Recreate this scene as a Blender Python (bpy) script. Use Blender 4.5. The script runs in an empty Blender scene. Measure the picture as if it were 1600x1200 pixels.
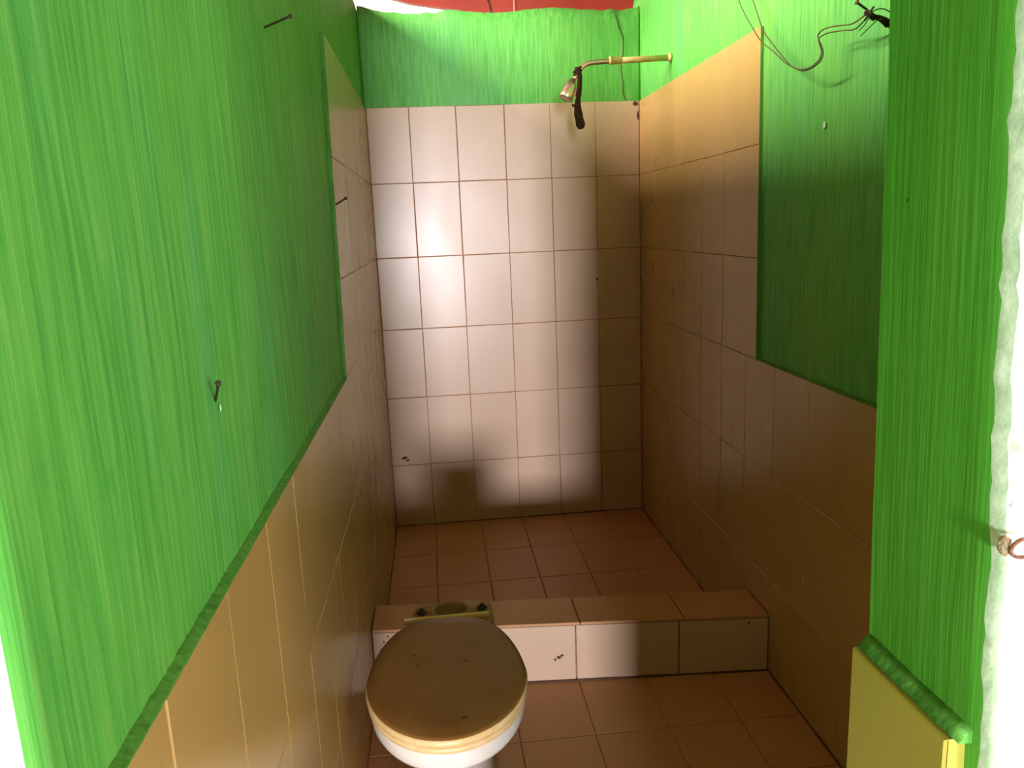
import bpy, bmesh, math, random
from mathutils import Vector, Matrix, noise
random.seed(7)
PI = math.pi
scene = bpy.context.scene
col = scene.collection

# ------------------------------------------------------------ camera, light, exposure
cam_d = bpy.data.cameras.new('camera')
cam = bpy.data.objects.new('camera', cam_d)
col.objects.link(cam)
cam_d.sensor_fit = 'HORIZONTAL'; cam_d.sensor_width = 36.0
cam_d.lens = 36.0 * 1208.0 / 1600.0
cam_d.clip_start = 0.02
def cray(u, v):
    return Vector((u - 800.0, 600.0 - v, -1208.0)).normalized()
Yc = cray(675, 356)
Zc = -cray(1040, 6430); Zc = (Zc - Yc * Zc.dot(Yc)).normalized()
Xc = Yc.cross(Zc)
cam.matrix_world = Matrix.Translation((0, 0, 1.40)) @ Matrix((Xc, Yc, Zc)).to_4x4()
scene.camera = cam

world = bpy.data.worlds.new('world'); scene.world = world; world.use_nodes = True
wt = world.node_tree; bg = wt.nodes['Background']
# hazy sky: warm and even, glaring white towards the sun behind and left of the building
geo_ = wt.nodes.new('ShaderNodeTexCoord'); dot_ = wt.nodes.new('ShaderNodeVectorMath'); dot_.operation = 'DOT_PRODUCT'
wt.links.new(geo_.outputs['Generated'], dot_.inputs[0]); dot_.inputs[1].default_value = Vector((-0.62, 0.74, 0.28)).normalized()
rmp_ = wt.nodes.new('ShaderNodeValToRGB'); wt.links.new(dot_.outputs['Value'], rmp_.inputs['Fac'])
e_ = rmp_.color_ramp.elements; e_[0].position = 0.35; e_[0].color = (0.24, 0.18, 0.08, 1); e_[1].position = 0.80; e_[1].color = (4.5, 4.0, 3.2, 1)
wt.links.new(rmp_.outputs['Color'], bg.inputs['Color']); bg.inputs['Strength'].default_value = 1.0

def area(name, loc, target, sx, sy, power, color):
    l = bpy.data.lights.new(name, 'AREA'); l.shape = 'RECTANGLE'
    l.size = sx; l.size_y = sy; l.energy = power; l.color = color
    o = bpy.data.objects.new(name, l); col.objects.link(o)
    o.location = loc
    d = Vector(target) - Vector(loc)
    o.rotation_euler = d.to_track_quat('-Z', 'Y').to_euler()
    return o
# bright open doorway at the far end of the yard behind the viewer
area('daylight_far_opening', (-0.74, -12.5, 1.10), (-0.74, 0, 1.10), 1.42, 2.0, 2650, (0.95, 0.91, 1.0))
# open eave above the left wall
area('daylight_eave_gap', (-1.30, 2.35, 2.83), (0.95, 2.40, 1.95), 2.3, 0.46, 165, (1.0, 0.88, 0.76))
bpy.data.lights['daylight_eave_gap'].spread = math.radians(125)
# open sky to the front right of the doorway
area('daylight_porch', (1.60, -1.70, 1.45), (0.1, 0.9, 1.3), 1.3, 1.0, 130, (1.0, 0.96, 0.86))

scene.view_settings.view_transform = 'Standard'
scene.view_settings.look = 'None'
scene.view_settings.exposure = 0.0
scene.view_settings.gamma = 1.0
scene.view_settings.use_curve_mapping = False
scene.cycles.sample_clamp_indirect = 4.0
scene.cycles.caustics_reflective = False
scene.cycles.caustics_refractive = False
scene.cycles.blur_glossy = 1.0

# ------------------------------------------------------------ helpers
def link(name, bm, mats, parent=None, smooth=False):
    me = bpy.data.meshes.new(name); bm.normal_update(); bm.to_mesh(me); bm.free()
    for m in (mats if isinstance(mats, (list, tuple)) else [mats]): me.materials.append(m)
    if smooth:
        for p in me.polygons: p.use_smooth = True
    o = bpy.data.objects.new(name, me); col.objects.link(o)
    if parent is not None: o.parent = parent
    return o
def tag(o, label=None, cat=None, group=None, kind=None):
    if label: o['label'] = label
    if cat: o['category'] = cat
    if group: o['group'] = group
    if kind: o['kind'] = kind
    return o
def empty(name, loc, rz=0):
    o = bpy.data.objects.new(name, None); o.location = loc; o.rotation_euler = (0, 0, rz)
    o.empty_display_size = 0.05; col.objects.link(o); return o
def box(bm, a, b, mat=0):
    a = Vector(a); b = Vector(b)
    vs = [bm.verts.new((x, y, z)) for x in (a.x, b.x) for y in (a.y, b.y) for z in (a.z, b.z)]
    fs = []
    for f in ((0,1,3,2),(4,6,7,5),(0,4,5,1),(2,3,7,6),(0,2,6,4),(1,5,7,3)):
        fc = bm.faces.new([vs[i] for i in f]); fc.material_index = mat; fs.append(fc)
    bmesh.ops.recalc_face_normals(bm, faces=fs)
def catmull(pts, n=6):
    P = [Vector(p) for p in pts]; P = [2*P[0]-P[1]] + P + [2*P[-1]-P[-2]]
    out = []
    for i in range(1, len(P)-2):
        for k in range(n):
            t = k/n
            out.append(0.5*((2*P[i]) + (-P[i-1]+P[i+1])*t + (2*P[i-1]-5*P[i]+4*P[i+1]-P[i+2])*t*t + (-P[i-1]+3*P[i]-3*P[i+1]+P[i+2])*t**3))
    out.append(P[-2]); return out
def tube(bm, pts, rad, seg=10, cap=True, mat=0, flat=None):
    """sweep a circle; rad = number or list; flat = (list) of second radii for strips"""
    P = [Vector(p) for p in pts]; n = len(P)
    R_ = rad if isinstance(rad, (list, tuple)) else [rad]*n
    F_ = flat if flat else R_
    t0 = (P[1]-P[0]).normalized()
    up = Vector((0,0,1)) if abs(t0.z) < 0.9 else Vector((1,0,0))
    u = t0.cross(up).normalized(); rings = []
    for i in range(n):
        t = (P[min(i+1,n-1)]-P[max(i-1,0)]).normalized()
        u = (u - t*u.dot(t)).normalized(); w = t.cross(u)
        rings.append([bm.verts.new(P[i] + u*math.cos(a)*R_[i] + w*math.sin(a)*F_[i]) for a in [2*PI*k/seg for k in range(seg)]])
    for i in range(n-1):
        for k in range(seg):
            f = bm.faces.new((rings[i][k], rings[i][(k+1)%seg], rings[i+1][(k+1)%seg], rings[i+1][k])); f.smooth = True; f.material_index = mat
    if cap:
        bm.faces.new(rings[0][::-1]).material_index = mat; bm.faces.new(rings[-1]).material_index = mat
def lathe(bm, base, axis, prof, seg=28, cap0=True, cap1=True):
    base = Vector(base); ax = Vector(axis).normalized()
    up = Vector((0,0,1)) if abs(ax.z) < 0.9 else Vector((1,0,0))
    u = ax.cross(up).normalized(); w = ax.cross(u)
    rings = [[bm.verts.new(base + ax*h + (u*math.cos(2*PI*k/seg)+w*math.sin(2*PI*k/seg))*r) for k in range(seg)] for h, r in prof]
    for i in range(len(rings)-1):
        for k in range(seg):
            bm.faces.new((rings[i][k], rings[i][(k+1)%seg], rings[i+1][(k+1)%seg], rings[i+1][k])).smooth = True
    if cap0: bm.faces.new(rings[0][::-1])
    if cap1: bm.faces.new(rings[-1])
    bmesh.ops.recalc_face_normals(bm, faces=bm.faces)
def n3(x, y=0.0, z=0.0): return noise.noise(Vector((x, y, z)))

# ------------------------------------------------------------ materials
class NT:
    def __init__(s, name):
        s.m = bpy.data.materials.new(name); s.m.use_nodes = True
        s.t = s.m.node_tree; s.b = s.t.nodes['Principled BSDF']
        s.co = s.t.nodes.new('ShaderNodeTexCoord')
    def n(s, typ, **kw):
        x = s.t.nodes.new(typ)
        for k, v in kw.items(): setattr(x, k, v)
        return x
    def l(s, a, b): s.t.links.new(a, b)
    def noise(s, scale, vec=(1,1,1), detail=4, rough=0.55, off=(0,0,0), dist=0.0):
        mp = s.n('ShaderNodeMapping'); mp.inputs['Scale'].default_value = vec; mp.inputs['Location'].default_value = off
        s.l(s.co.outputs['Object'], mp.inputs['Vector'])
        t = s.n('ShaderNodeTexNoise'); t.inputs['Scale'].default_value = scale
        t.inputs['Detail'].default_value = detail; t.inputs['Roughness'].default_value = rough
        t.inputs['Distortion'].default_value = dist
        s.l(mp.outputs['Vector'], t.inputs['Vector']); return t.outputs['Fac']
    def ramp(s, fac, stops, soft=False):
        r = s.n('ShaderNodeValToRGB'); e = r.color_ramp.elements
        if soft: r.color_ramp.interpolation = 'B_SPLINE'
        while len(e) < len(stops): e.new(0.5)
        for el, (p, c) in zip(e, stops):
            el.position = p; el.color = (c[0], c[1], c[2], 1) if isinstance(c, tuple) else (c, c, c, 1)
        s.l(fac, r.inputs['Fac']); return r.outputs['Color']
    def mix(s, fac, a, b, mode='MIX'):
        m = s.n('ShaderNodeMix', data_type='RGBA', blend_type=mode)
        for sock, v in ((m.inputs['Factor'], fac), (m.inputs['A'], a), (m.inputs['B'], b)):
            if isinstance(v, (int, float)): sock.default_value = v
            elif isinstance(v, tuple): sock.default_value = (*v, 1)
            else: s.l(v, sock)
        return m.outputs['Result']
    def math(s, op, a, b=0.0):
        m = s.n('ShaderNodeMath', operation=op)
        for i, v in enumerate((a, b)):
            if isinstance(v, (int, float)): m.inputs[i].default_value = v
            else: s.l(v, m.inputs[i])
        return m.outputs[0]
    def bump(s, h, strength, dist=0.01, prev=None):
        b = s.n('ShaderNodeBump'); b.inputs['Strength'].default_value = strength; b.inputs['Distance'].default_value = dist
        s.l(h, b.inputs['Height'])
        if prev is not None: s.l(prev, b.inputs['Normal'])
        s.l(b.outputs['Normal'], s.b.inputs['Normal']); return b.outputs['Normal']
    def set(s, rough=None, metal=None, color=None, spec=None, coat=None):
        i = s.b.inputs
        if color is not None:
            if isinstance(color, tuple): i['Base Color'].default_value = (*color, 1)
            else: s.l(color, i['Base Color'])
        if rough is not None:
            if isinstance(rough, (int, float)): i['Roughness'].default_value = rough
            else: s.l(rough, i['Roughness'])
        if metal is not None: i['Metallic'].default_value = metal
        if spec is not None: i['Specular IOR Level'].default_value = spec
        if coat is not None: i['Coat Weight'].default_value = coat
        return s.m

def green_paint(name, base=(0.080,0.335,0.052), light=(0.17,0.45,0.10), dark=(0.050,0.245,0.045), cool=(0.075,0.35,0.125), yel=0.22):
    s = NT(name)
    streak = s.noise(1.0, (115,115,5.5), 4, 0.55)
    fine = s.noise(1.0, (210,210,5.0), 3, 0.6, (3,1,0))
    big = s.noise(1.0, (4.5,4.5,0.9), 3, 0.5, (7,2,1))
    big2 = s.noise(1.0, (3.0,3.0,1.4), 2, 0.5, (1,9,4))
    blot = s.noise(9.0, (1,1,0.6), 4, 0.6)
    c = s.ramp(streak, [(0.25, dark), (0.46, base), (0.85, light)])
    c = s.mix(s.ramp(big, [(0.50, 0.0), (0.72, 0.55)]), c, cool)
    c = s.mix(s.ramp(big2, [(0.50, 0.0), (0.75, yel)]), c, (0.20,0.42,0.055))
    c = s.mix(s.ramp(fine, [(0.64, 0.0), (0.85, 0.30)]), c, (0.36,0.62,0.20))
    c = s.mix(s.ramp(blot, [(0.25, 0.5), (0.42, 0.0)]), c, dark)
    h = s.math('ADD', s.math('MULTIPLY', streak, 0.7), s.math('MULTIPLY', fine, 0.35))
    s.bump(h, 0.45, 0.003)
    return s.set(rough=s.ramp(streak, [(0.3, 0.65), (0.7, 0.5)]), color=c, spec=0.22)
M_green = green_paint('green_limewash', yel=0.30)
M_green_lip = green_paint('dark_green_limewash', (0.055,0.20,0.030), (0.09,0.27,0.045), (0.035,0.13,0.020), (0.05,0.19,0.04))  # darker green than the wall paint, for the lips along the tile edges
M_green_soft = green_paint('green_limewash_smooth', (0.075,0.40,0.036), (0.100,0.45,0.048), (0.066,0.37,0.032), (0.068,0.39,0.045))

def tile_mat(name, c0, c1, c2, rough=0.24, dirt=0.35, spec=0.5):
    s = NT(name)
    geo = s.n('ShaderNodeNewGeometry')
    a = s.noise(2.2, (1,1,1), 3, 0.5); b = s.noise(300, (1,1,1), 2, 0.5); d = s.noise(3.5, (1,1,0.6), 2, 0.45, (5,5,5))
    c = s.ramp(a, [(0.20, c0), (0.52, c1), (0.80, c2)], True)
    c = s.mix(s.math('MULTIPLY', geo.outputs['Random Per Island'], 0.22), c, c2)
    c = s.mix(s.ramp(d, [(0.35, 0.0), (0.9, dirt)], True), c, (c0[0]*0.55, c0[1]*0.48, c0[2]*0.40))
    return s.set(rough=s.ramp(d, [(0.30, rough), (0.75, rough+0.08)], True), color=c, spec=spec)
M_tile = tile_mat('cream_glazed_tile', (0.44,0.305,0.205), (0.49,0.35,0.24), (0.54,0.40,0.285), 0.27, 0.2, 0.34)
M_tile_side = tile_mat('buff_glazed_tile', (0.365,0.230,0.074), (0.415,0.262,0.090), (0.46,0.295,0.108), 0.24, 0.2)
M_grout_faint = None
M_tile_floor = tile_mat('terracotta_cream_floor_tile', (0.39,0.185,0.078), (0.44,0.22,0.092), (0.48,0.26,0.12), 0.38, 0.35)
M_tile_yellow = tile_mat('yellowed_door_tile', (0.42,0.42,0.06), (0.52,0.50,0.08), (0.55,0.53,0.11), 0.40, 0.5)

def plain(name, c0, c1, sc=30, rough=0.7, metal=0.0, bump=0.3, vec=(1,1,1), dist=0.004):
    s = NT(name); a = s.noise(sc, vec, 5, 0.6)
    s.bump(a, bump, dist)
    return s.set(rough=rough, metal=metal, color=s.ramp(a, [(0.35, c0), (0.65, c1)]))
M_grout = plain('rusty_brown_grout', (0.20,0.08,0.035), (0.32,0.15,0.07), 60, 0.9)
M_grout_faint = plain('buff_grout', (0.22,0.11,0.045), (0.34,0.18,0.08), 12, 0.8)
M_block = plain('rough_cement', (0.35,0.33,0.30), (0.50,0.48,0.43), 40, 0.95, bump=0.8)
M_dirt = plain('dark_dirt', (0.05,0.02,0.01), (0.09,0.045,0.02), 80, 0.9)
M_iron = plain('dark_rusty_iron', (0.035,0.022,0.015), (0.09,0.05,0.03), 300, 0.6, 0.6, dist=0.0005)
M_rust = plain('orange_rust', (0.10,0.035,0.015), (0.26,0.12,0.06), 400, 0.8, 0.3, dist=0.0005)
M_mortar = plain('sandy_mortar', (0.34,0.28,0.16), (0.55,0.46,0.30), 160, 0.95, bump=0.8)
M_pvc = plain('aged_tan_pipe', (0.42,0.30,0.10), (0.55,0.41,0.16), 60, 0.45, bump=0.1)
M_chrome = plain('tarnished_chrome', (0.42,0.33,0.18), (0.66,0.56,0.36), 90, 0.36, 0.85, bump=0.05)
M_rubber = plain('dark_brown_cloth', (0.018,0.008,0.004), (0.045,0.020,0.010), 120, 0.8, bump=0.6)
M_rubber.node_tree.nodes['Principled BSDF'].inputs['Specular IOR Level'].default_value = 0.08
M_wire = plain('green_brown_insulation', (0.045,0.075,0.02), (0.10,0.06,0.02), 25, 0.5, bump=0.05)
M_porc = plain('stained_white_porcelain', (0.66,0.63,0.54), (0.74,0.72,0.66), 9, 0.18, bump=0.03)
M_porc_dirty = plain('grimy_porcelain', (0.26,0.155,0.075), (0.38,0.25,0.13), 22, 0.5, bump=0.2)
M_hole = plain('near_black', (0.015,0.010,0.005), (0.04,0.03,0.015), 50, 0.7)  # near-black tone for the inlet bottom and the mounting bolts
def lid_mat():  # stained plastic of the lid top, with shade painted into the brown
    s = NT('stained_shaded_lid_plastic')
    a = s.noise(7, (1,1,1), 5, 0.65); b = s.noise(26, (1,1,1.0), 4, 0.6, (4,4,4)); g = s.noise(150, (1,1,1), 2)
    c = s.ramp(a, [(0.3, (0.190,0.086,0.020)), (0.6, (0.235,0.110,0.027)), (0.8, (0.275,0.138,0.038))])
    c = s.mix(s.ramp(b, [(0.66, 0.0), (0.76, 0.7)]), c, (0.22,0.12,0.035))
    s.bump(g, 0.1, 0.001)
    return s.set(rough=0.45, color=c)
M_lid = lid_mat()
M_seat = plain('yellowed_seat_plastic', (0.62,0.42,0.17), (0.72,0.55,0.28), 24, 0.4, bump=0.08)
M_roof = plain('red_oxide_paint', (0.36,0.040,0.022), (0.46,0.055,0.032), 5, 0.55, bump=0.2)
M_roof_pale = plain('pale_pink_seam_paint', (0.60,0.30,0.22), (0.70,0.42,0.32), 20, 0.6)
M_ground = plain('bare_concrete_ground', (0.30,0.27,0.22), (0.40,0.36,0.30), 6, 0.9)

def outer_mat():
    s = NT('peeling_white_plaster')
    sp = s.noise(95, (1,1,1), 3, 0.5); pt = s.noise(7, (1,1,1.2), 4, 0.6, (2.3,0,0.7)); gr = s.noise(45, (1,1,1), 5, 0.7)
    sep = s.n('ShaderNodeSeparateXYZ'); s.l(s.co.outputs['Object'], sep.inputs[0]); z = sep.outputs['Z']
    pm = s.math('MULTIPLY', s.ramp(pt, [(0.52, 0.0), (0.55, 1.0)]), s.math('GREATER_THAN', z, 1.21))
    c = s.mix(pm, (0.93,0.93,0.89), (0.52,0.90,0.52))
    zz = s.math('ADD', z, s.math('MULTIPLY', gr, 0.016))
    band = s.math('MULTIPLY', s.math('GREATER_THAN', zz, 1.070), s.math('LESS_THAN', zz, 1.100))
    c = s.mix(s.math('MULTIPLY', band, 0.75), c, (0.30,0.27,0.25))
    c = s.mix(s.ramp(sp, [(0.69, 0.0), (0.73, 0.65)]), c, (0.13,0.115,0.10))
    s.bump(gr, 0.25, 0.0012)
    return s.set(rough=0.9, color=c)
M_outer = outer_mat()
M_edge = plain('pale_mint_plaster_edge', (0.34,0.52,0.30), (0.55,0.74,0.50), 55, 0.85, bump=0.4)

# ------------------------------------------------------------ tiled surfaces
def tiling(name, O, U, V, N, us, vs, clip=None, mats=(M_tile, M_grout), parent=None, th=0.008, gap=0.0016, tilt=0.0022, backing=True, jit=0.0008):
    """field of bevelled tiles in the plane O + u U + v V, standing out along N"""
    O, U, V, N = Vector(O), Vector(U), Vector(V), Vector(N); bm = bmesh.new()
    rnd = random.Random(name)
    for i in range(len(us)-1):
        for j in range(len(vs)-1):
            u0, u1, v0, v1 = us[i], us[i+1], vs[j], vs[j+1]
            if clip and not clip((u0+u1)/2, (v0+v1)/2): continue
            g = gap*rnd.uniform(0.5, 1.25)
            q = [(u0+g,v0+g),(u1-g,v0+g),(u1-g,v1-g),(u0+g,v1-g)]
            q = [(a+rnd.uniform(-jit,jit), b+rnd.uniform(-jit,jit)) for a, b in q]
            cu, cv = (u0+u1)/2, (v0+v1)/2; tu, tv = rnd.uniform(-tilt,tilt), rnd.uniform(-tilt,tilt)
            bev = 0.0016
            outer = [bm.verts.new(O+U*a+V*b) for a, b in q]
            mid = [bm.verts.new(O+U*a+V*b+N*(th-bev)) for a, b in q]
            ins = []
            for a, b in q:
                a2 = a + (bev if a < cu else -bev); b2 = b + (bev if b < cv else -bev)
                ins.append(bm.verts.new(O+U*a2+V*b2+N*(th+(a2-cu)*tu+(b2-cv)*tv)))
            for k in range(4):
                bm.faces.new((outer[k],outer[(k+1)%4],mid[(k+1)%4],mid[k])); bm.faces.new((mid[k],mid[(k+1)%4],ins[(k+1)%4],ins[k]))
            bm.faces.new(ins)
            if backing:
                t2 = th-0.0022
                f = bm.faces.new([bm.verts.new(O+U*a+V*b+N*t2) for a, b in ((u0,v0),(u1,v0),(u1,v1),(u0,v1))]); f.material_index = 1
    if U.cross(V).dot(N) < 0: bmesh.ops.reverse_faces(bm, faces=bm.faces)
    return link(name, bm, mats, parent)

XL, XR, YB = -0.258, 0.965, 3.600
rows = [-0.02, 0.287, 0.617, 0.943, 1.272, 1.600, 1.925]
T = 0.009    # how far tiles stand off the plaster

# --- plaster wall slab with a wavy visible face
def slab(name, O, U, N, length, zfun, thick, mat_face, mat_rest, z0=-0.1, du=0.05, wav=0.0022, nz=44, endmat=None):
    O, U, N = Vector(O), Vector(U), Vector(N); bm = bmesh.new(); nu = max(2, int(length/du))
    F = []; Bk = []
    for i in range(nu+1):
        u = length*i/nu; top = zfun(u); fr = []; bk = []
        for j in range(nz+1):
            z = z0 + (top-z0)*j/nz; p = O + U*u
            w = wav*n3(p.x*5+p.y*5, z*3, 1.7) + wav*0.5*n3(p.x*17+p.y*17, z*9, 4.1)
            if j == nz: w -= 0.010
            fr.append(bm.verts.new((p.x+N.x*w, p.y+N.y*w, z - (0.004 if j == nz else 0))))
        for j in (0, nz): 
            z = z0 + (top-z0)*j/nz; p = O + U*u - N*thick; bk.append(bm.verts.new((p.x, p.y, z)))
        F.append(fr); Bk.append(bk)
    for i in range(nu):
        for j in range(nz):
            f = bm.faces.new((F[i][j], F[i+1][j], F[i+1][j+1], F[i][j+1])); f.smooth = True
        for q in ((F[i][nz],F[i+1][nz],Bk[i+1][1],Bk[i][1]), (Bk[i][0],Bk[i][1],Bk[i+1][1],Bk[i+1][0]), (F[i][0],Bk[i][0],Bk[i+1][0],F[i+1][0])):
            bm.faces.new(q).material_index = 1
    for i, r in ((0, 0), (nu, 1)):
        f = bm.faces.new(F[i][::1] + [Bk[i][1], Bk[i][0]]); f.material_index = 2
    bmesh.ops.recalc_face_normals(bm, faces=bm.faces)
    o = link(name, bm, (mat_face, mat_rest, endmat or mat_rest)); o['kind'] = 'structure'; return o

def jag(u, a=0.010, s=9.0, k=0.0): return a*n3(u*s, k) + a*0.6*n3(u*s*3.1, k+5)
wl = slab('wall_left', (XL-T, 0.446, 0), (0,1,0), (1,0,0), YB+0.012-0.446+0.12, lambda u: 2.375+jag(u), 0.15, M_green, M_block, du=0.03, endmat=M_edge)
wr = slab('wall_right', (XR+T, 0.600, 0), (0,1,0), (-1,0,0), YB+0.012-0.600+0.12, lambda u: 2.40+jag(u, k=3.0), 0.15, M_green, M_block, du=0.03)
prof = [(-0.30,2.352),(-0.255,2.350),(-0.20,2.333),(-0.149,2.323),(-0.013,2.313),(0.07,2.318),(0.135,2.328),(0.20,2.320),(0.30,2.312),(0.375,2.313),(0.45,2.322),(0.60,2.330),(0.70,2.322),(0.80,2.316),(0.90,2.316),(0.955,2.322),(1.0,2.350)]
def backtop(u):
    x = XL-T+0.001+u
    for (a, za), (b, zb) in zip(prof, prof[1:]):
        if a <= x <= b: return za+(zb-za)*(x-a)/(b-a) + jag(x, 0.006, 22.0, 1.0)
    return prof[-1][1]
wb = slab('wall_back', (XL-T+0.001, YB+T, 0), (1,0,0), (0,-1,0), XR-XL+2*T-0.002, backtop, 0.12, M_green, M_block, du=0.012)
# cladding
yback = [YB - 0.21*k for k in range(0, 7)][::-1]
colx = [XL, -0.072, 0.134, 0.350, 0.556, 0.762, XR]
tiling('tiling', (0,YB+T,0), (1,0,0), (0,0,1), (0,-1,0), colx, rows, parent=wb, th=T, gap=0.0015)
def side_fields(wall, X, N, mat_lo, ynear, edge_top, edge_bot, ztop_lo, mirror):
    # shower zone: full height with a leaning near edge; toilet zone: low dado
    N = Vector(N); U = Vector((0,1,0)); V = Vector((0,0,1))
    ys = [YB - 0.2115*k for k in range(0, 7)][::-1]; ys[0] = edge_bot
    hi = tiling('tiling', (X-N.x*T,0,0), U, V, N, ys, [ztop_lo] + [r for r in rows if r > ztop_lo+0.02], mats=(mat_lo, M_grout_faint), parent=wall, th=T, gap=0.0008, tilt=0.0035)
    # lean the near edge
    for v in hi.data.vertices:
        t = (v.co.z-ztop_lo)/(1.9-ztop_lo)
        if v.co.y < ys[0]+0.10: v.co.y += (edge_top-edge_bot)*max(0, t)
    yl = [YB - 0.2115*k for k in range(0, 20)]; yl = [y for y in yl if y > ynear+0.03][::-1]; yl = [ynear] + yl
    rl = [-0.02, ztop_lo-0.664, ztop_lo-0.332, ztop_lo]
    tiling('dado_tiling', (X-N.x*T,0,0), U, V, N, yl, rl, mats=(mat_lo, M_grout_faint), parent=wall, th=T, gap=0.0009, tilt=0.0045)
side_fields(wl, XL, (1,0,0), M_tile_side, 0.450, 2.255, 2.120, 1.004, False)
side_fields(wr, XR, (-1,0,0), M_tile_side, 0.600, 2.275, 2.255, 0.965, True)

def paint_lip(wall, P0, P1, N, A, w=0.011):
    # green paint feathered over the raised edge of the tiling, running from P0 to P1 on the tile face
    P0, P1, N, A = Vector(P0), Vector(P1), Vector(N), Vector(A); bm = bmesh.new(); rr = []; m = max(4, int((P1-P0).length/0.012))
    for i in range(m+1):
        p = P0.lerp(P1, i/m); q = n3(p.x*30+p.y*55, p.z*55, 2.2)
        rr.append([bm.verts.new(v) for v in (p - A*(0.0012+0.0016*max(-0.5, q)) + N*0.0005, p + A*0.002 + N*0.0005, p + A*(w+0.003*q) - N*(T-0.0030), p + A*(w+0.004) - N*(T+0.006), p - A*0.0012 - N*0.004)])
    for a, b in zip(rr, rr[1:]):
        for k in range(5): bm.faces.new((a[k], b[k], b[(k+1)%5], a[(k+1)%5]))
    bm.faces.new(rr[0]); bm.faces.new(rr[-1]); bmesh.ops.recalc_face_normals(bm, faces=bm.faces)
    return link('paint_lip', bm, M_green_lip, wall)
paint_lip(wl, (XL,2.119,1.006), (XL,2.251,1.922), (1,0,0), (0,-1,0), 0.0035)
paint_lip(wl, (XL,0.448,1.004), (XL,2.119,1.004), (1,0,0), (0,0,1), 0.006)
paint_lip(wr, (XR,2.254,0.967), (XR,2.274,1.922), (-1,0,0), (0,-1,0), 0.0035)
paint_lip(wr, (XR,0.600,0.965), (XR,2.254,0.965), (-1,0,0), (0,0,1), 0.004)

# --- front wall: right pier, header, left return
def xlean(z): return 0.352 + 0.013*min(1.3, max(-0.6, (1.55-z)/0.53))
bm = bmesh.new(); rings = []; zs = [-0.1 + 2.25*i/225 for i in range(226)]
for z in zs:
    low = z < 1.02
    xj = xlean(z); jr = 0.0035*n3(z*28, 2.0)+0.0035*n3(z*70, 7.0)+0.006*n3(z*9, 4.0)
    yn = 0.461 + jr - 0.008*max(0.0, min(1.0, (1.35-z)/0.3)) ; ring = []
    for k in range(9):
        y = 0.594 + (yn-0.594)*k/8
        ring.append((xj + 0.0011*n3(y*14, z*5, 3)+0.0007*n3(y*60, z*9, 8), y))
    c = 0.012 + 0.007*abs(n3(z*17, 9.0))
    ring += [(xj+0.0022, yn-0.004), (xj+0.0045, yn-0.010), (xj+0.007+0.004*n3(z*21,1.0)+c*0.15, 0.4435), (xj+0.075, 0.443), (0.75, 0.443), (1.6, 0.443), (1.6, 0.594)]
    rings.append([bm.verts.new((a, b, z)) for a, b in ring])
n = len(rings[0])
for i in range(len(rings)-1):
    for k in range(n):
        f = bm.faces.new((rings[i][k], rings[i][(k+1)%n], rings[i+1][(k+1)%n], rings[i+1][k]))
        f.smooth = k < 11
        f.material_index = 0 if (k < 8 or k == n-1) else (1 if k < 10 else 2)
        for kk in (0, 11):
            e = bm.edges.get((rings[i][kk], rings[i+1][kk]))
            if e: e.smooth = False
bm.faces.new(rings[-1]); bm.faces.new(rings[0][::-1])
box(bm, (XL-T-0.15, 0.432, 2.16), (1.6, 0.594, 2.75), 2)
box(bm, (-1.6, 0.432, -0.1), (XL-T-0.151, 0.594, 2.75), 2)
bmesh.ops.recalc_face_normals(bm, faces=bm.faces)
wf = link('wall_front', bm, (M_green_soft, M_edge, M_outer)); wf['kind'] = 'structure'
tiling('dado_tiling', (0.366,0,0), (0,1,0), (0,0,1), (-1,0,0), [0.465, 0.594], [0.0,0.36,0.69,1.020], mats=(M_tile_yellow, M_grout), parent=wf, th=0.017, gap=0.0006, tilt=0.001)
bm = bmesh.new()   # green paint run over the top of the dado
pts = []
for k in range(12):
    y = 0.459 + (0.594-0.459)*k/11; pts.append(y)
vsA = [bm.verts.new((0.3500+0.0035+0.0015*n3(y*40,1), y, 1.0215)) for y in pts]; vsB = [bm.verts.new((0.3665, y, 1.034+0.002*n3(y*30,2))) for y in pts]
vsC = [bm.verts.new((0.3665, y, 1.0205)) for y in pts]
for k in range(11):
    bm.faces.new((vsA[k],vsA[k+1],vsB[k+1],vsB[k])).smooth = True; bm.faces.new((vsB[k],vsB[k+1],vsC[k+1],vsC[k])); bm.faces.new((vsC[k],vsC[k+1],vsA[k+1],vsA[k]))
bm.faces.new((vsA[0],vsB[0],vsC[0])); bm.faces.new((vsA[-1],vsC[-1],vsB[-1]))
bmesh.ops.recalc_face_normals(bm, faces=bm.faces)
link('plaster_ledge', bm, M_green, wf)

# --- floor, ground, roof
bm = bmesh.new(); box(bm, (XL-0.16, 0.432, -0.12), (XR+0.16, YB+0.13, -0.028))
fl = link('floor', bm, M_grout); fl['kind'] = 'structure'
tiling('tiling', (0,0,-0.009), (1,0,0), (0,1,0), (0,0,1), [XL,-0.05,0.160,0.371,0.581,0.786,XR], [0.60,0.82,1.03,1.24,1.455,1.67,1.885,2.20], mats=(M_tile_floor, M_grout), parent=fl, th=0.009, gap=0.0016)
tiling('shower_tiling', (0,0,-0.029), (1,0,0), (0,1,0), (0,0,1), [XL,-0.065,0.152,0.357,0.566,0.766,XR], [2.28,2.615,2.925,3.235,3.545,YB], mats=(M_tile_floor, M_grout), parent=fl, th=0.009, gap=0.0024)
bm = bmesh.new(); box(bm, (-9, -18, -0.14), (9, 0.431, -0.04))
g = link('floor_yard', bm, M_ground); g['kind'] = 'structure'
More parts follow.
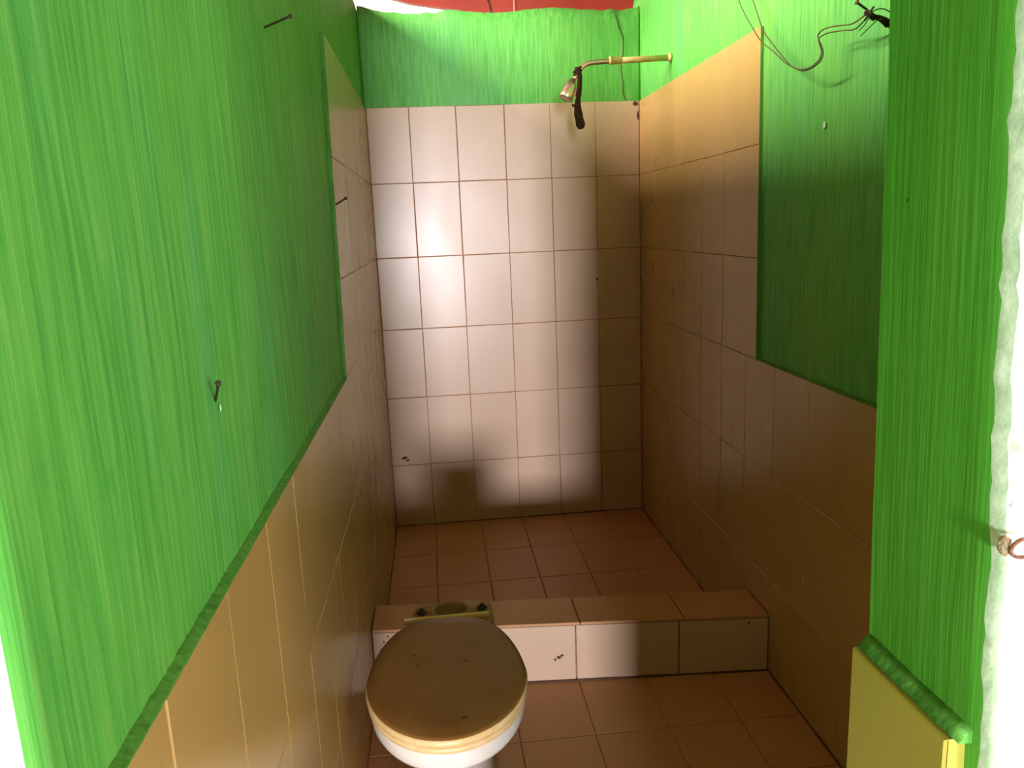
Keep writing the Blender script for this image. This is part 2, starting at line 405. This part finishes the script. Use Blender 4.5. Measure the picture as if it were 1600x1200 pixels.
# roof: sheet sloping down towards the back, on purlins
RZ = lambda y: 3.05 - 0.100*y
bm = bmesh.new(); nx = 150
for y0, y1 in ((-0.9, 4.27),):
    a = []; b = []
    for i in range(nx+1):
        x = -0.62 + 2.5*i/nx; w = 0.009*math.sin(2*PI*(x)/0.10)
        a.append((bm.verts.new((x, y0, RZ(y0)+w)), bm.verts.new((x, y0, RZ(y0)+w+0.004)))); b.append((bm.verts.new((x, y1, RZ(y1)+w)), bm.verts.new((x, y1, RZ(y1)+w+0.004))))
    for i in range(nx):
        bm.faces.new((a[i][0],b[i][0],b[i+1][0],a[i+1][0])).smooth = True; bm.faces.new((a[i][1],a[i+1][1],b[i+1][1],b[i][1])).smooth = True
ce = link('ceiling', bm, M_roof); ce['kind'] = 'structure'

def py(u, v, Y):
    d = Vector((Xc.dot(cray(u,v)), Yc.dot(cray(u,v)), Zc.dot(cray(u,v)))); return Vector((0,0,1.40)) + d*(Y/d.y)
bm = bmesh.new(); low = [py(u, v, 4.25) for u, v in ((440,-80),(560,-28),(600,-6),(640,5),(690,12),(760,22),(900,30),(1200,30),(1500,0))]
A = [bm.verts.new(p) for p in low]; B = [bm.verts.new((p.x,4.25,RZ(4.25)-0.012)) for p in low]
A2 = [bm.verts.new((p.x,4.29,p.z)) for p in low]; B2 = [bm.verts.new((p.x,4.29,RZ(4.29)-0.012)) for p in low]
for k in range(len(low)-1):
    for q in ((A[k],A[k+1],B[k+1],B[k]), (A2[k],B2[k],B2[k+1],A2[k+1]), (A[k],A2[k],A2[k+1],A[k+1]), (B[k],B[k+1],B2[k+1],B2[k])): bm.faces.new(q)
bm.faces.new((A[0],B[0],B2[0],A2[0])); bm.faces.new((A[-1],A2[-1],B2[-1],B[-1]))
bmesh.ops.recalc_face_normals(bm, faces=bm.faces)
tr = link('trim_1', bm, M_roof); tr['kind'] = 'structure'
bm = bmesh.new(); p = py(803, 0, 4.245); tube(bm, [(p.x,4.247,2.30),(p.x+0.002,4.247,2.62)], 0.0055, 8); link('seam', bm, M_roof_pale, tr)
bm = bmesh.new(); p = py(757, 0, 4.245); tube(bm, catmull([(p.x+0.05,4.247,2.40),(p.x+0.035,4.247,2.45),(p.x+0.02,4.247,2.52),(p.x-0.02,4.247,2.60)],4), 0.004, 8); link('seam', bm, M_dirt, tr)

# --- curb between toilet and shower
def curb_quad(x, zt=True):  # front y, back y, top z along x
    t = (x-XL)/(XR-XL); return 2.195-0.088*t, 2.352-0.077*t, 0.206-0.016*t
curb = empty('shower_curb', (0.35, 2.22, 0)); tag(curb, 'low cream tiled curb across the floor between toilet and shower', 'curb')
def loc(o, e):  # keep world coordinates when parented to an empty
    o.matrix_parent_inverse = Matrix.Translation(-Vector(e.location)) if e.rotation_euler.z == 0 else e.matrix_world.inverted()
    return o
bm = bmesh.new()
vv = []
for x in (XL+0.001, XR-0.001):
    yf, yb, zt = curb_quad(x)
    vv.append([bm.verts.new(p) for p in ((x,yf+0.009,-0.027),(x,yb-0.002,-0.027),(x,yb-0.002,zt-0.0088),(x,yf+0.009,zt-0.0088))])
for k in range(4): bm.faces.new((vv[0][k],vv[0][(k+1)%4],vv[1][(k+1)%4],vv[1][k]))
bm.faces.new(vv[0]); bm.faces.new(vv[1]); bmesh.ops.recalc_face_normals(bm, faces=bm.faces)
loc(link('core', bm, M_grout, curb), curb)
def curb_tiles(name, xs, face, mats):
    bm = bmesh.new(); g = 0.0020
    for a, b in zip(xs, xs[1:]):
        a, b = a+g, b-g
        A, Bq = curb_quad(a), curb_quad(b)
        if face == 'front': q = [(a,A[0],0.003),(b,Bq[0],0.003),(b,Bq[0],Bq[2]-0.011),(a,A[0],A[2]-0.011)]; N = Vector((0,-1,0))
        else: q = [(a,A[0]-0.002,A[2]),(b,Bq[0]-0.002,Bq[2]),(b,Bq[1],Bq[2]),(a,A[1],A[2])]; N = Vector((0,0,1))
        back = [bm.verts.new(Vector(p)-N*0.008) for p in q]; mid = [bm.verts.new(Vector(p)-N*0.0016) for p in q]
        c = sum((Vector(p) for p in q), Vector())/4
        ins = [bm.verts.new(Vector(p)+(c-Vector(p)).normalized()*0.0022) for p in q]
        for k in range(4):
            bm.faces.new((back[k],back[(k+1)%4],mid[(k+1)%4],mid[k])); bm.faces.new((mid[k],mid[(k+1)%4],ins[(k+1)%4],ins[k]))
        bm.faces.new(ins)
    bmesh.ops.recalc_face_normals(bm, faces=bm.faces)
    return loc(link(name, bm, mats, curb), curb)
curb_tiles('front_tiling', [XL+0.001, 0.047, 0.365, 0.685, XR-0.001], 'front', M_tile)
curb_tiles('top_tiling', [XL+0.001, 0.06, 0.380, 0.702, XR-0.001], 'top', M_tile_floor)

# ------------------------------------------------------------ toilet
CX = -0.026
toilet = empty('toilet', (CX, 1.60, 0)); tag(toilet, 'white porcelain toilet with stained lid closed, shade painted into its brown top, no cistern', 'toilet')
def egg(z, hw, yf, yb, wide=0.45, n=48, back=0.6, cx=CX):
    """closed outline; hw half width, yf front y, yb back y, back = half-width kept at the back"""
    pts = []; ym = yf + (yb-yf)*wide
    for k in range(n):
        a = 2*PI*k/n; s, c = math.sin(a), math.cos(a)   # a=0 -> +x
        if s < 0: x = hw*c; y = ym + (ym-yf)*s
        else:
            # squarer towards the back
            p = 2/3.4; x = hw*math.copysign(abs(c)**p, c); y = ym+(yb-ym)*(abs(s)**(2/2.8)); x *= 1-(1-back)*((y-ym)/(yb-ym))**1.3
        pts.append((cx+x, y, z))
    return pts
def loft(bm, loops, cap0=True, cap1=True, mat=0):
    R_ = [[bm.verts.new(p) for p in L] for L in loops]; n = len(R_[0])
    for i in range(len(R_)-1):
        for k in range(n):
            f = bm.faces.new((R_[i][k], R_[i][(k+1)%n], R_[i+1][(k+1)%n], R_[i+1][k])); f.smooth = True; f.material_index = mat
    if cap0: bm.faces.new(R_[0][::-1]).material_index = mat
    if cap1: bm.faces.new(R_[-1]).material_index = mat
    bmesh.ops.recalc_face_normals(bm, faces=bm.faces)
bm = bmesh.new()
L = []
for z, hw, yf, yb, bk in ((0.001,0.112,1.50,1.98,0.85),(0.02,0.112,1.50,1.98,0.85),(0.035,0.104,1.51,1.97,0.85),(0.12,0.096,1.515,1.95,0.85),(0.20,0.104,1.49,1.94,0.80),(0.26,0.122,1.445,1.92,0.75),(0.31,0.140,1.395,1.90,0.70),(0.345,0.152,1.362,1.88,0.66),(0.354,0.158,1.350,1.87,0.66),(0.357,0.168,1.338,1.86,0.66),(0.366,0.1715,1.333,1.86,0.66),(0.395,0.1725,1.331,1.86,0.66),(0.402,0.168,1.336,1.86,0.66),(0.404,0.160,1.345,1.85,0.66)):
    L.append(egg(z, hw, yf, yb, 0.45, 64, bk))
# inner well
for z, hw, yf, yb in ((0.402,0.135,1.375,1.74),(0.38,0.128,1.385,1.73),(0.28,0.09,1.43,1.68),(0.22,0.05,1.48,1.62)): L.append(egg(z, hw, yf, yb, 0.45, 64, 0.6))
loft(bm, L)
loc(link('bowl', bm, M_porc, toilet), toilet)
# rear deck with the flush inlet
bm = bmesh.new(); N_ = 48
def rrect(z, x0, x1, y0, y1, r):
    out = []
    for k in range(N_):
        a = 2*PI*k/N_; c, s = math.cos(a), math.sin(a); m = (abs(c)**5+abs(s)**5)**(-1/5.0)
        out.append(((x0+x1)/2+(x1-x0)/2*c*m, (y0+y1)/2+(y1-y0)/2*s*m, z))
    return out
hc = (-0.012, 1.893)
def circ(z, r, sx=1.0): return [(hc[0]+r*sx*math.cos(2*PI*k/N_), hc[1]+r*math.sin(2*PI*k/N_), z) for k in range(N_)]
x0, x1, y0, y1 = -0.112, 0.100, 1.800, 1.955
loft(bm, [rrect(0.30,x0+.03,x1-.03,y0,y1-.02,0.02), rrect(0.34,x0+.006,x1-.006,y0,y1-.004,0.02), rrect(0.385,x0,x1,y0,y1,0.02), rrect(0.399,x0+.002,x1-.002,y0,y1-.002,0.02), rrect(0.404,x0+.008,x1-.008,y0+.006,y1-.008,0.02),
          circ(0.404,0.050,1.1), circ(0.412,0.047,1.1), circ(0.413,0.042,1.1), circ(0.407,0.038,1.1), circ(0.37,0.034,1.1), circ(0.35,0.030,1.0)])
deck = loc(link('deck', bm, M_porc_dirty, toilet), toilet)
bm = bmesh.new(); lathe(bm, (hc[0],hc[1],0.3505), (0,0,1), [(0,0.0285),(0.012,0.0285)]); loc(link('inlet_hole', bm, M_hole, toilet), toilet)
for bx in (-0.088, 0.072):
    bm = bmesh.new(); lathe(bm, (bx,1.897,0.4035), (0,0,1), [(0,0.014),(0.004,0.014),(0.006,0.010),(0.006,0.007),(0.012,0.007),(0.014,0.004)], 18)
    loc(link('mounting_bolt', bm, M_hole, toilet), toilet)
# seat and lid, one over the other
def plate(name, mat, z0, z1, hw, yf, yb, rim, hole=None, edge=0.006):
    bm = bmesh.new()
    L = [egg(z0, hw-edge, yf+edge, yb-0.002, 0.47, 72, rim), egg(z0+edge*0.6, hw, yf, yb, 0.47, 72, rim), egg(z1-edge, hw, yf, yb, 0.47, 72, rim), egg(z1-edge*0.3, hw-edge*0.3, yf+edge*0.3, yb, 0.47, 72, rim), egg(z1, hw-edge*1.3, yf+edge*1.3, yb-0.004, 0.47, 72, rim)]
    if hole:
        L += [egg(z1-0.002, hole[0], hole[1], hole[2], 0.47, 72, 0.7), egg(z0, hole[0], hole[1], hole[2], 0.47, 72, 0.7)]
        L.append(L[0]); loft(bm, L, False, False)
        bmesh.ops.remove_doubles(bm, verts=bm.verts, dist=1e-6)
    else:
        L += [egg(z1+0.001, hw*0.80, yf+0.05, yb-0.04, 0.47, 72, rim)]
        loft(bm, L)
    return loc(link(name, bm, mat, toilet), toilet)
plate('seat', M_seat, 0.4045, 0.4205, 0.1745, 1.322, 1.800, 0.62, (0.115, 1.395, 1.70))
lid_o = plate('lid', [M_lid, M_seat], 0.4215, 0.4420, 0.1760, 1.316, 1.795, 0.80, None, 0.009)
for p in lid_o.data.polygons:
    if p.normal.z < 0.45: p.material_index = 1  # sides take the lighter seat colour; the top's shade is in its colour
bm = bmesh.new(); tube(bm, [(-0.128,1.808,0.432),(0.085,1.812,0.430)], 0.0085, 14)
loc(link('hinge_bar', bm, M_seat, toilet), toilet)
for bx in (-0.075, 0.030):
    bm = bmesh.new(); box(bm, (bx-0.014,1.795,0.404), (bx+0.014,1.822,0.424)); bmesh.ops.bevel(bm, geom=bm.edges[:], offset=0.004, segments=2, affect='EDGES')
    loc(link('hinge_block', bm, M_porc_dirty, toilet), toilet)

# ------------------------------------------------------------ shower pipe and head
sy = 3.152
sh = empty('shower', (XR, sy, 2.017)); tag(sh, 'shower head on bent chrome arm and tan pipe, from right wall', 'shower')
bm = bmesh.new(); tube(bm, [(XR+0.012,sy,2.017),(0.83,sy,2.012),(0.752,sy,2.010)], 0.0115, 18); loc(link('pipe', bm, M_pvc, sh), sh)
bm = bmesh.new(); lathe(bm, (XR+0.0085,sy,2.017), (-1,0,0), [(0,0.017),(0.005,0.017),(0.008,0.0135),(0.014,0.013)]); loc(link('wall_flange', bm, M_pvc, sh), sh)
bm = bmesh.new(); lathe(bm, (0.775,sy,2.011), (-1,0,-0.01), [(0,0.012),(0.004,0.0145),(0.040,0.0145),(0.042,0.0165),(0.048,0.0165),(0.050,0.010)]); loc(link('coupling', bm, M_pvc, sh), sh)
bm = bmesh.new(); tube(bm, catmull([(0.735,sy,2.009),(0.68,sy,2.006),(0.640,sy,2.001),(0.612,sy,1.982),(0.594,sy,1.955),(0.583,sy,1.938)], 6), 0.0095, 16); loc(link('bent_arm', bm, M_chrome, sh), sh)
bm = bmesh.new(); ax = Vector((-0.50,-0.10,-0.95)).normalized()
lathe(bm, (0.586,sy,1.945), ax, [(0,0.0110),(0.006,0.0115),(0.0065,0.0165),(0.020,0.0175),(0.0205,0.021),(0.026,0.0245),(0.034,0.0265),(0.066,0.0280),(0.080,0.0285),(0.083,0.026),(0.081,0.018)], 32)
loc(link('shower_head', bm, M_chrome, sh), sh)
# dark rag strip tied to the arm
bm = bmesh.new()
ctr = catmull([(0.600,sy,1.985),(0.604,sy-0.02,1.958),(0.602,sy-0.026,1.92),(0.597,sy-0.024,1.88),(0.594,sy-0.02,1.845),(0.597,sy-0.018,1.81),(0.604,sy-0.016,1.776),(0.608,sy-0.015,1.757)], 5)
nn = len(ctr); rw = []; ft = []
for i in range(nn):
    t = i/(nn-1)
    w = 0.013 - 0.003*math.sin(PI*min(1,t*2.2)) if t < 0.45 else 0.0085 + 0.010*math.sin(PI*min(0.62,(t-0.45)/0.75))
    if t > 0.9: w *= 1-(t-0.9)*4
    w *= 1+0.16*n3(t*14, 3.3)
    rw.append(w); ft.append(0.006+0.002*n3(t*9,1))
tube(bm, ctr, rw, 12, flat=ft)
for dz, sx in ((-0.004,1),( 0.008,1)):
    tube(bm, [(0.600+0.0145*math.cos(a), sy+0.0145*math.sin(a), 1.972+dz+0.009*math.cos(a)) for a in [2*PI*k/20 for k in range(21)]], 0.0045, 8)
tube(bm, catmull([(0.596,sy-0.022,1.858),(0.584,sy-0.022,1.848),(0.576,sy-0.022,1.842),(0.574,sy-0.022,1.851)],4), 0.0035, 8)
rag = link('rag_strip', bm, M_rubber); tag(rag, 'dark brown strip of rag tied on the shower arm, hanging down', 'rag')

# ------------------------------------------------------------ nails, wires, ring bolt
def nail(p0, p1, r, label, bend=0.0, mat=M_iron):
    p0, p1 = Vector(p0), Vector(p1); e = empty('nail', p0); tag(e, label, 'nail', 'nails driven into the walls')
    m = (p0+p1)/2 + Vector((0,0,bend))
    bm = bmesh.new(); tube(bm, catmull([p0, m, p1], 5), r, 10); loc(link('shank', bm, mat, e), e)
    d = (p1-m).normalized(); bm = bmesh.new(); lathe(bm, p1-d*0.001, d, [(0,r),(0.0008,r*2.1),(0.0022,r*2.1),(0.003,r*1.4)], 14); loc(link('head', bm, mat, e), e)
    return e
nail((-0.2690,1.464,1.7490), (-0.2150,1.420,1.756), 0.0019, 'highest nail, sticking out of the green left wall')
nail((-0.2690,2.221,1.4680), (-0.2240,2.150,1.486), 0.0022, 'nail at the tile edge far along the left wall')
nail((-0.2690,0.928,1.2080), (-0.2520,0.890,1.2370), 0.0017, 'bent rusty nail low on the green left wall', -0.002, M_iron)
nail((0.9760,1.650,1.778), (0.889,1.620,1.815), 0.0024, 'nail with wires wound round it on right green wall')
W1 = [(1155,0,.93,2.352,2.014)]
def wire(name, pts, label, r=0.0016):
    bm = bmesh.new(); tube(bm, catmull(pts, 7), r, 8); o = link(name, bm, M_wire); tag(o, label, 'wire', 'wires looped from the right wall nail'); return o
def px(u, v, X):
    """world point seen at pixel (u, v) at depth plane x = X"""
    d = Vector((Xc.dot(cray(u,v)), Yc.dot(cray(u,v)), Zc.dot(cray(u,v)))); return Vector((0,0,1.40)) + d*(X/d.x)
wire('electric_wire', [px(*p) for p in ((1149,-40,.945),(1152,-12,.943),(1155,2,.94),(1163,21,.935),(1175,42,.93),(1189,64,.93),(1210,82,.925),(1227,98,.92),(1243,107,.915),(1255,110.5,.91),(1269,106,.91),(1282,95,.91),(1286,82,.91),(1282,68,.91),(1278,57,.91),(1285,47,.91),(1303,41,.91),(1329,38,.91),(1346,28,.91),(1356,20,.912),(1363,16,.92))], 'thin electric wire dipping lowest, its left end going up beside the tiles')
wire('electric_wire', [px(*p) for p in ((1166,-40,.945),(1171,-14,.943),(1176,0,.94),(1184,23,.935),(1192,47,.93),(1205,66,.928),(1219,84,.924),(1234,101,.918),(1246,107.5,.912),(1256,108,.906),(1268,104,.905),(1280,93,.905),(1283.5,81,.905),(1280,68,.905),(1280,60,.906),(1292,52,.91),(1315,48,.91),(1334,46,.91),(1346,37,.91),(1355,25,.912),(1361,20,.92))], 'thin electric wire whose upper left end crosses the green wall edge')
wire('wire_offcut', [px(*p) for p in ((1343,47,.93),(1350,40,.92),(1357,29,.912),(1362,20,.915))], 'short wire tail hanging left under the wound nail', 0.0011)
wire('wire_offcut', [px(*p) for p in ((1345,56,.95),(1356,45,.94),(1369,33,.935),(1376,29,.94),(1382,30,.955))], 'longer wire tail hanging lowest under the wound nail', 0.0011)
wire('wire_offcut', [px(*p) for p in ((1362,19,.915),(1368,15.5,.93),(1377,13.5,.945),(1388,17,.96),(1396,25,.974))], 'wire arching over the nail into the wall hole', 0.0013)
bm = bmesh.new()    # winding round the nail
a0, a1 = px(1353,18,.905), px(1367,29,.93); dr = (a1-a0); dn = dr.normalized(); uu = dn.cross(Vector((0,0,1))).normalized(); ww = dn.cross(uu)
tube(bm, [a0+dr*(k/90)+(uu*math.cos(k*0.55)+ww*math.sin(k*0.55))*(0.0048+0.0016*n3(k*0.2,1)) for k in range(91)], 0.0015, 7)
tube(bm, catmull([px(1351,32,.905),px(1357,24,.903),px(1362,15,.905),px(1365,11,.91)],5), 0.0022, 8)
o = link('wire_winding', bm, M_iron); tag(o, 'tight coil of wire wound around the nail', 'wire')
bm = bmesh.new()    # black tape lump in the hole
cc = catmull([px(1364,25,.922),px(1370,27,.932),px(1376,29,.945),px(1383,33,.96),px(1390,37,.978)],5)
tube(bm, cc, [0.0035+0.0045*(i/(len(cc)-1))+0.0016*n3(i*0.9,2) for i in range(len(cc))], 12)
tube(bm, catmull([px(1374,31,.94),px(1380,36,.95),px(1385,41,.968)],4), [0.003+0.001*n3(i*1.3,5) for i in range(9)], 8)
o = link('tape_bundle', bm, M_rubber); tag(o, 'dark taped wire bundle coming out of the right wall', 'wire bundle')
# ring bolt in the outer plaster
rb = empty('ring_bolt', (0.385,0.443,1.172)); tag(rb, 'rusty iron ring fixed in the white outer plaster', 'ring bolt')
bm = bmesh.new(); rc = py(1596, 857, 0.4335)
tube(bm, [rc+Vector((0.0072*math.cos(a),0.0008*math.sin(2*a),0.0062*math.sin(a))) for a in [0.3+2*PI*k/28*0.97 for k in range(29)]], 0.0013, 10); loc(link('ring', bm, M_rust, rb), rb)
bm = bmesh.new(); bmesh.ops.create_icosphere(bm, subdivisions=3, radius=1.0)
for v in bm.verts:
    k = 1+0.25*n3(v.co.x*2.1, v.co.y*2.1, v.co.z*2.1); v.co = Vector((v.co.x*0.0036*k-0.0066+rc.x, v.co.y*0.0050*k+0.440, v.co.z*0.0068*k+rc.z))
loc(link('mortar_blob', bm, M_mortar, rb), rb)

# ------------------------------------------------------------ small marks on the walls
def blob(name, c, r, N, parent, mat=M_dirt, seed=0, th=0.0006):
    N = Vector(N); up = Vector((0,0,1)) if abs(N.z) < 0.9 else Vector((0,1,0)); U = up.cross(N).normalized(); V = N.cross(U); bm = bmesh.new(); c = Vector(c)
    ring = []; top = bm.verts.new(c+N*th*1.5)
    for k in range(16):
        a = 2*PI*k/16; q = 1+0.5*n3(math.cos(a)*1.5+seed, math.sin(a)*1.5, seed*3.1)
        ring.append((bm.verts.new(c+U*math.cos(a)*r[0]*q+V*math.sin(a)*r[1]*q), bm.verts.new(c+U*math.cos(a)*r[0]*q*0.8+V*math.sin(a)*r[1]*q*0.8+N*th)))
    for k in range(16):
        bm.faces.new((ring[k][0],ring[(k+1)%16][0],ring[(k+1)%16][1],ring[k][1])); bm.faces.new((ring[k][1],ring[(k+1)%16][1],top))
    bmesh.ops.recalc_face_normals(bm, faces=bm.faces)
    return link(name, bm, mat, parent)
blob('stain', (XR-0.0003,3.09,1.105), (0.008,0.022), (-1,0,0), wr, seed=1)
blob('stain', (XR-0.0003,2.30,0.172), (0.007,0.006), (-1,0,0), wr, seed=2)
blob('stain', (0.757,YB-0.0003,1.133), (0.005,0.008), (0,-1,0), wb, seed=3)
blob('stain', (-0.198,YB-0.0003,0.325), (0.016,0.006), (0,-1,0), wb, seed=4)
blob('stain', (-0.182,YB-0.0003,0.312), (0.009,0.005), (0,-1,0), wb, seed=9)
blob('stain', (0.948,YB-0.0003,1.912), (0.012,0.010), (0,-1,0), wb, seed=5)
blob('stain', (0.958,YB-0.0003,1.86), (0.004,0.020), (0,-1,0), wb, seed=6)
blob('dent', (0.3570,0.562,1.406), (0.0032,0.0055), (-1,0,0), wf, seed=7, th=0.0012)
blob('paint_chip', (XR+T-0.003,1.897,1.608), (0.007,0.010), (-1,0,0), wr, M_edge, seed=8)
blob('paint_chip', (XL-T+0.003,0.930,1.200), (0.003,0.005), (1,0,0), wl, M_edge, seed=8)
for (x, z, r) in ((0.312,0.082,0.006),(0.322,0.088,0.005),(0.300,0.075,0.004),(-0.209,0.183,0.003),(-0.222,0.165,0.003),(-0.232,0.14,0.003),(0.90,0.165,0.004)):
    yf = curb_quad(x)[0]; loc(blob('stain', (x,yf-0.0003,z), (r,r*0.9), (0,-1,0), curb, seed=x*9), curb)
bm = bmesh.new(); cpts = [(0.856,2.320),(0.862,2.285),(0.874,2.25),(0.878,2.235),(0.893,2.20),(0.896,2.17),(0.892,2.12),(0.884,2.085),(0.886,2.04),(0.893,2.00),(0.893,1.96),(0.905,1.930)]
tube(bm, [(x+0.001*n3(z*60), YB+T-0.0012, z) for x, _, z in catmull([(a,0,b) for a, b in cpts], 4)], [0.0020]*45, 6); link('crack', bm, M_dirt, wb)

# spots on the lid, grime in the joints
def pz(u, v, Z):
    d = Vector((Xc.dot(cray(u,v)), Yc.dot(cray(u,v)), Zc.dot(cray(u,v)))); return Vector((0,0,1.40)) + d*((Z-1.40)/d.z)
M_spot = plain('brown_burn_mark', (0.06,0.03,0.01), (0.13,0.065,0.02), 60, 0.7)
for u, v, rx, ry, sd in ((725,1122,0.0085,0.0060,1.0),(647,1025,0.0080,0.0050,2.0),(655,1040,0.0070,0.0045,3.0),(728,1033,0.0060,0.0040,4.0)):
    p = pz(u, v, 0.4430); loc(blob('stain', (p.x, p.y, 0.4424), (rx, ry), (0,0,1), toilet, M_spot, sd, 0.0009), toilet)
def grime(parent, pts, r=0.0045, e=None):
    bm = bmesh.new(); P = []
    for a, b in zip(pts, pts[1:]):
        a, b = Vector(a), Vector(b); m = max(2, int((b-a).length/0.03)); P += [a.lerp(b, k/m) for k in range(m)]
    P.append(Vector(pts[-1])); tube(bm, P, [r*(1+0.7*n3(p.x*9, p.y*9, p.z)) for p in P], 6)
    o = link('joint_grime', bm, M_dirt, parent)
    if e: loc(o, e)
grime(fl, [(XL+0.002,YB-0.001,-0.0205),(XR-0.002,YB-0.001,-0.0205)])
grime(fl, [(XR-0.001,YB,-0.021),(XR-0.001,2.36,-0.021)], 0.003)
grime(fl, [(XL+0.001,YB,-0.021),(XL+0.001,2.40,-0.021)], 0.003)
grime(fl, [(XR-0.001,2.10,0.0),(XR-0.001,0.62,0.0)], 0.0035)
grime(curb, [(XL+0.002,curb_quad(XL)[0]-0.001,0.001),(XR-0.002,curb_quad(XR)[0]-0.001,0.001)], 0.0045, curb)
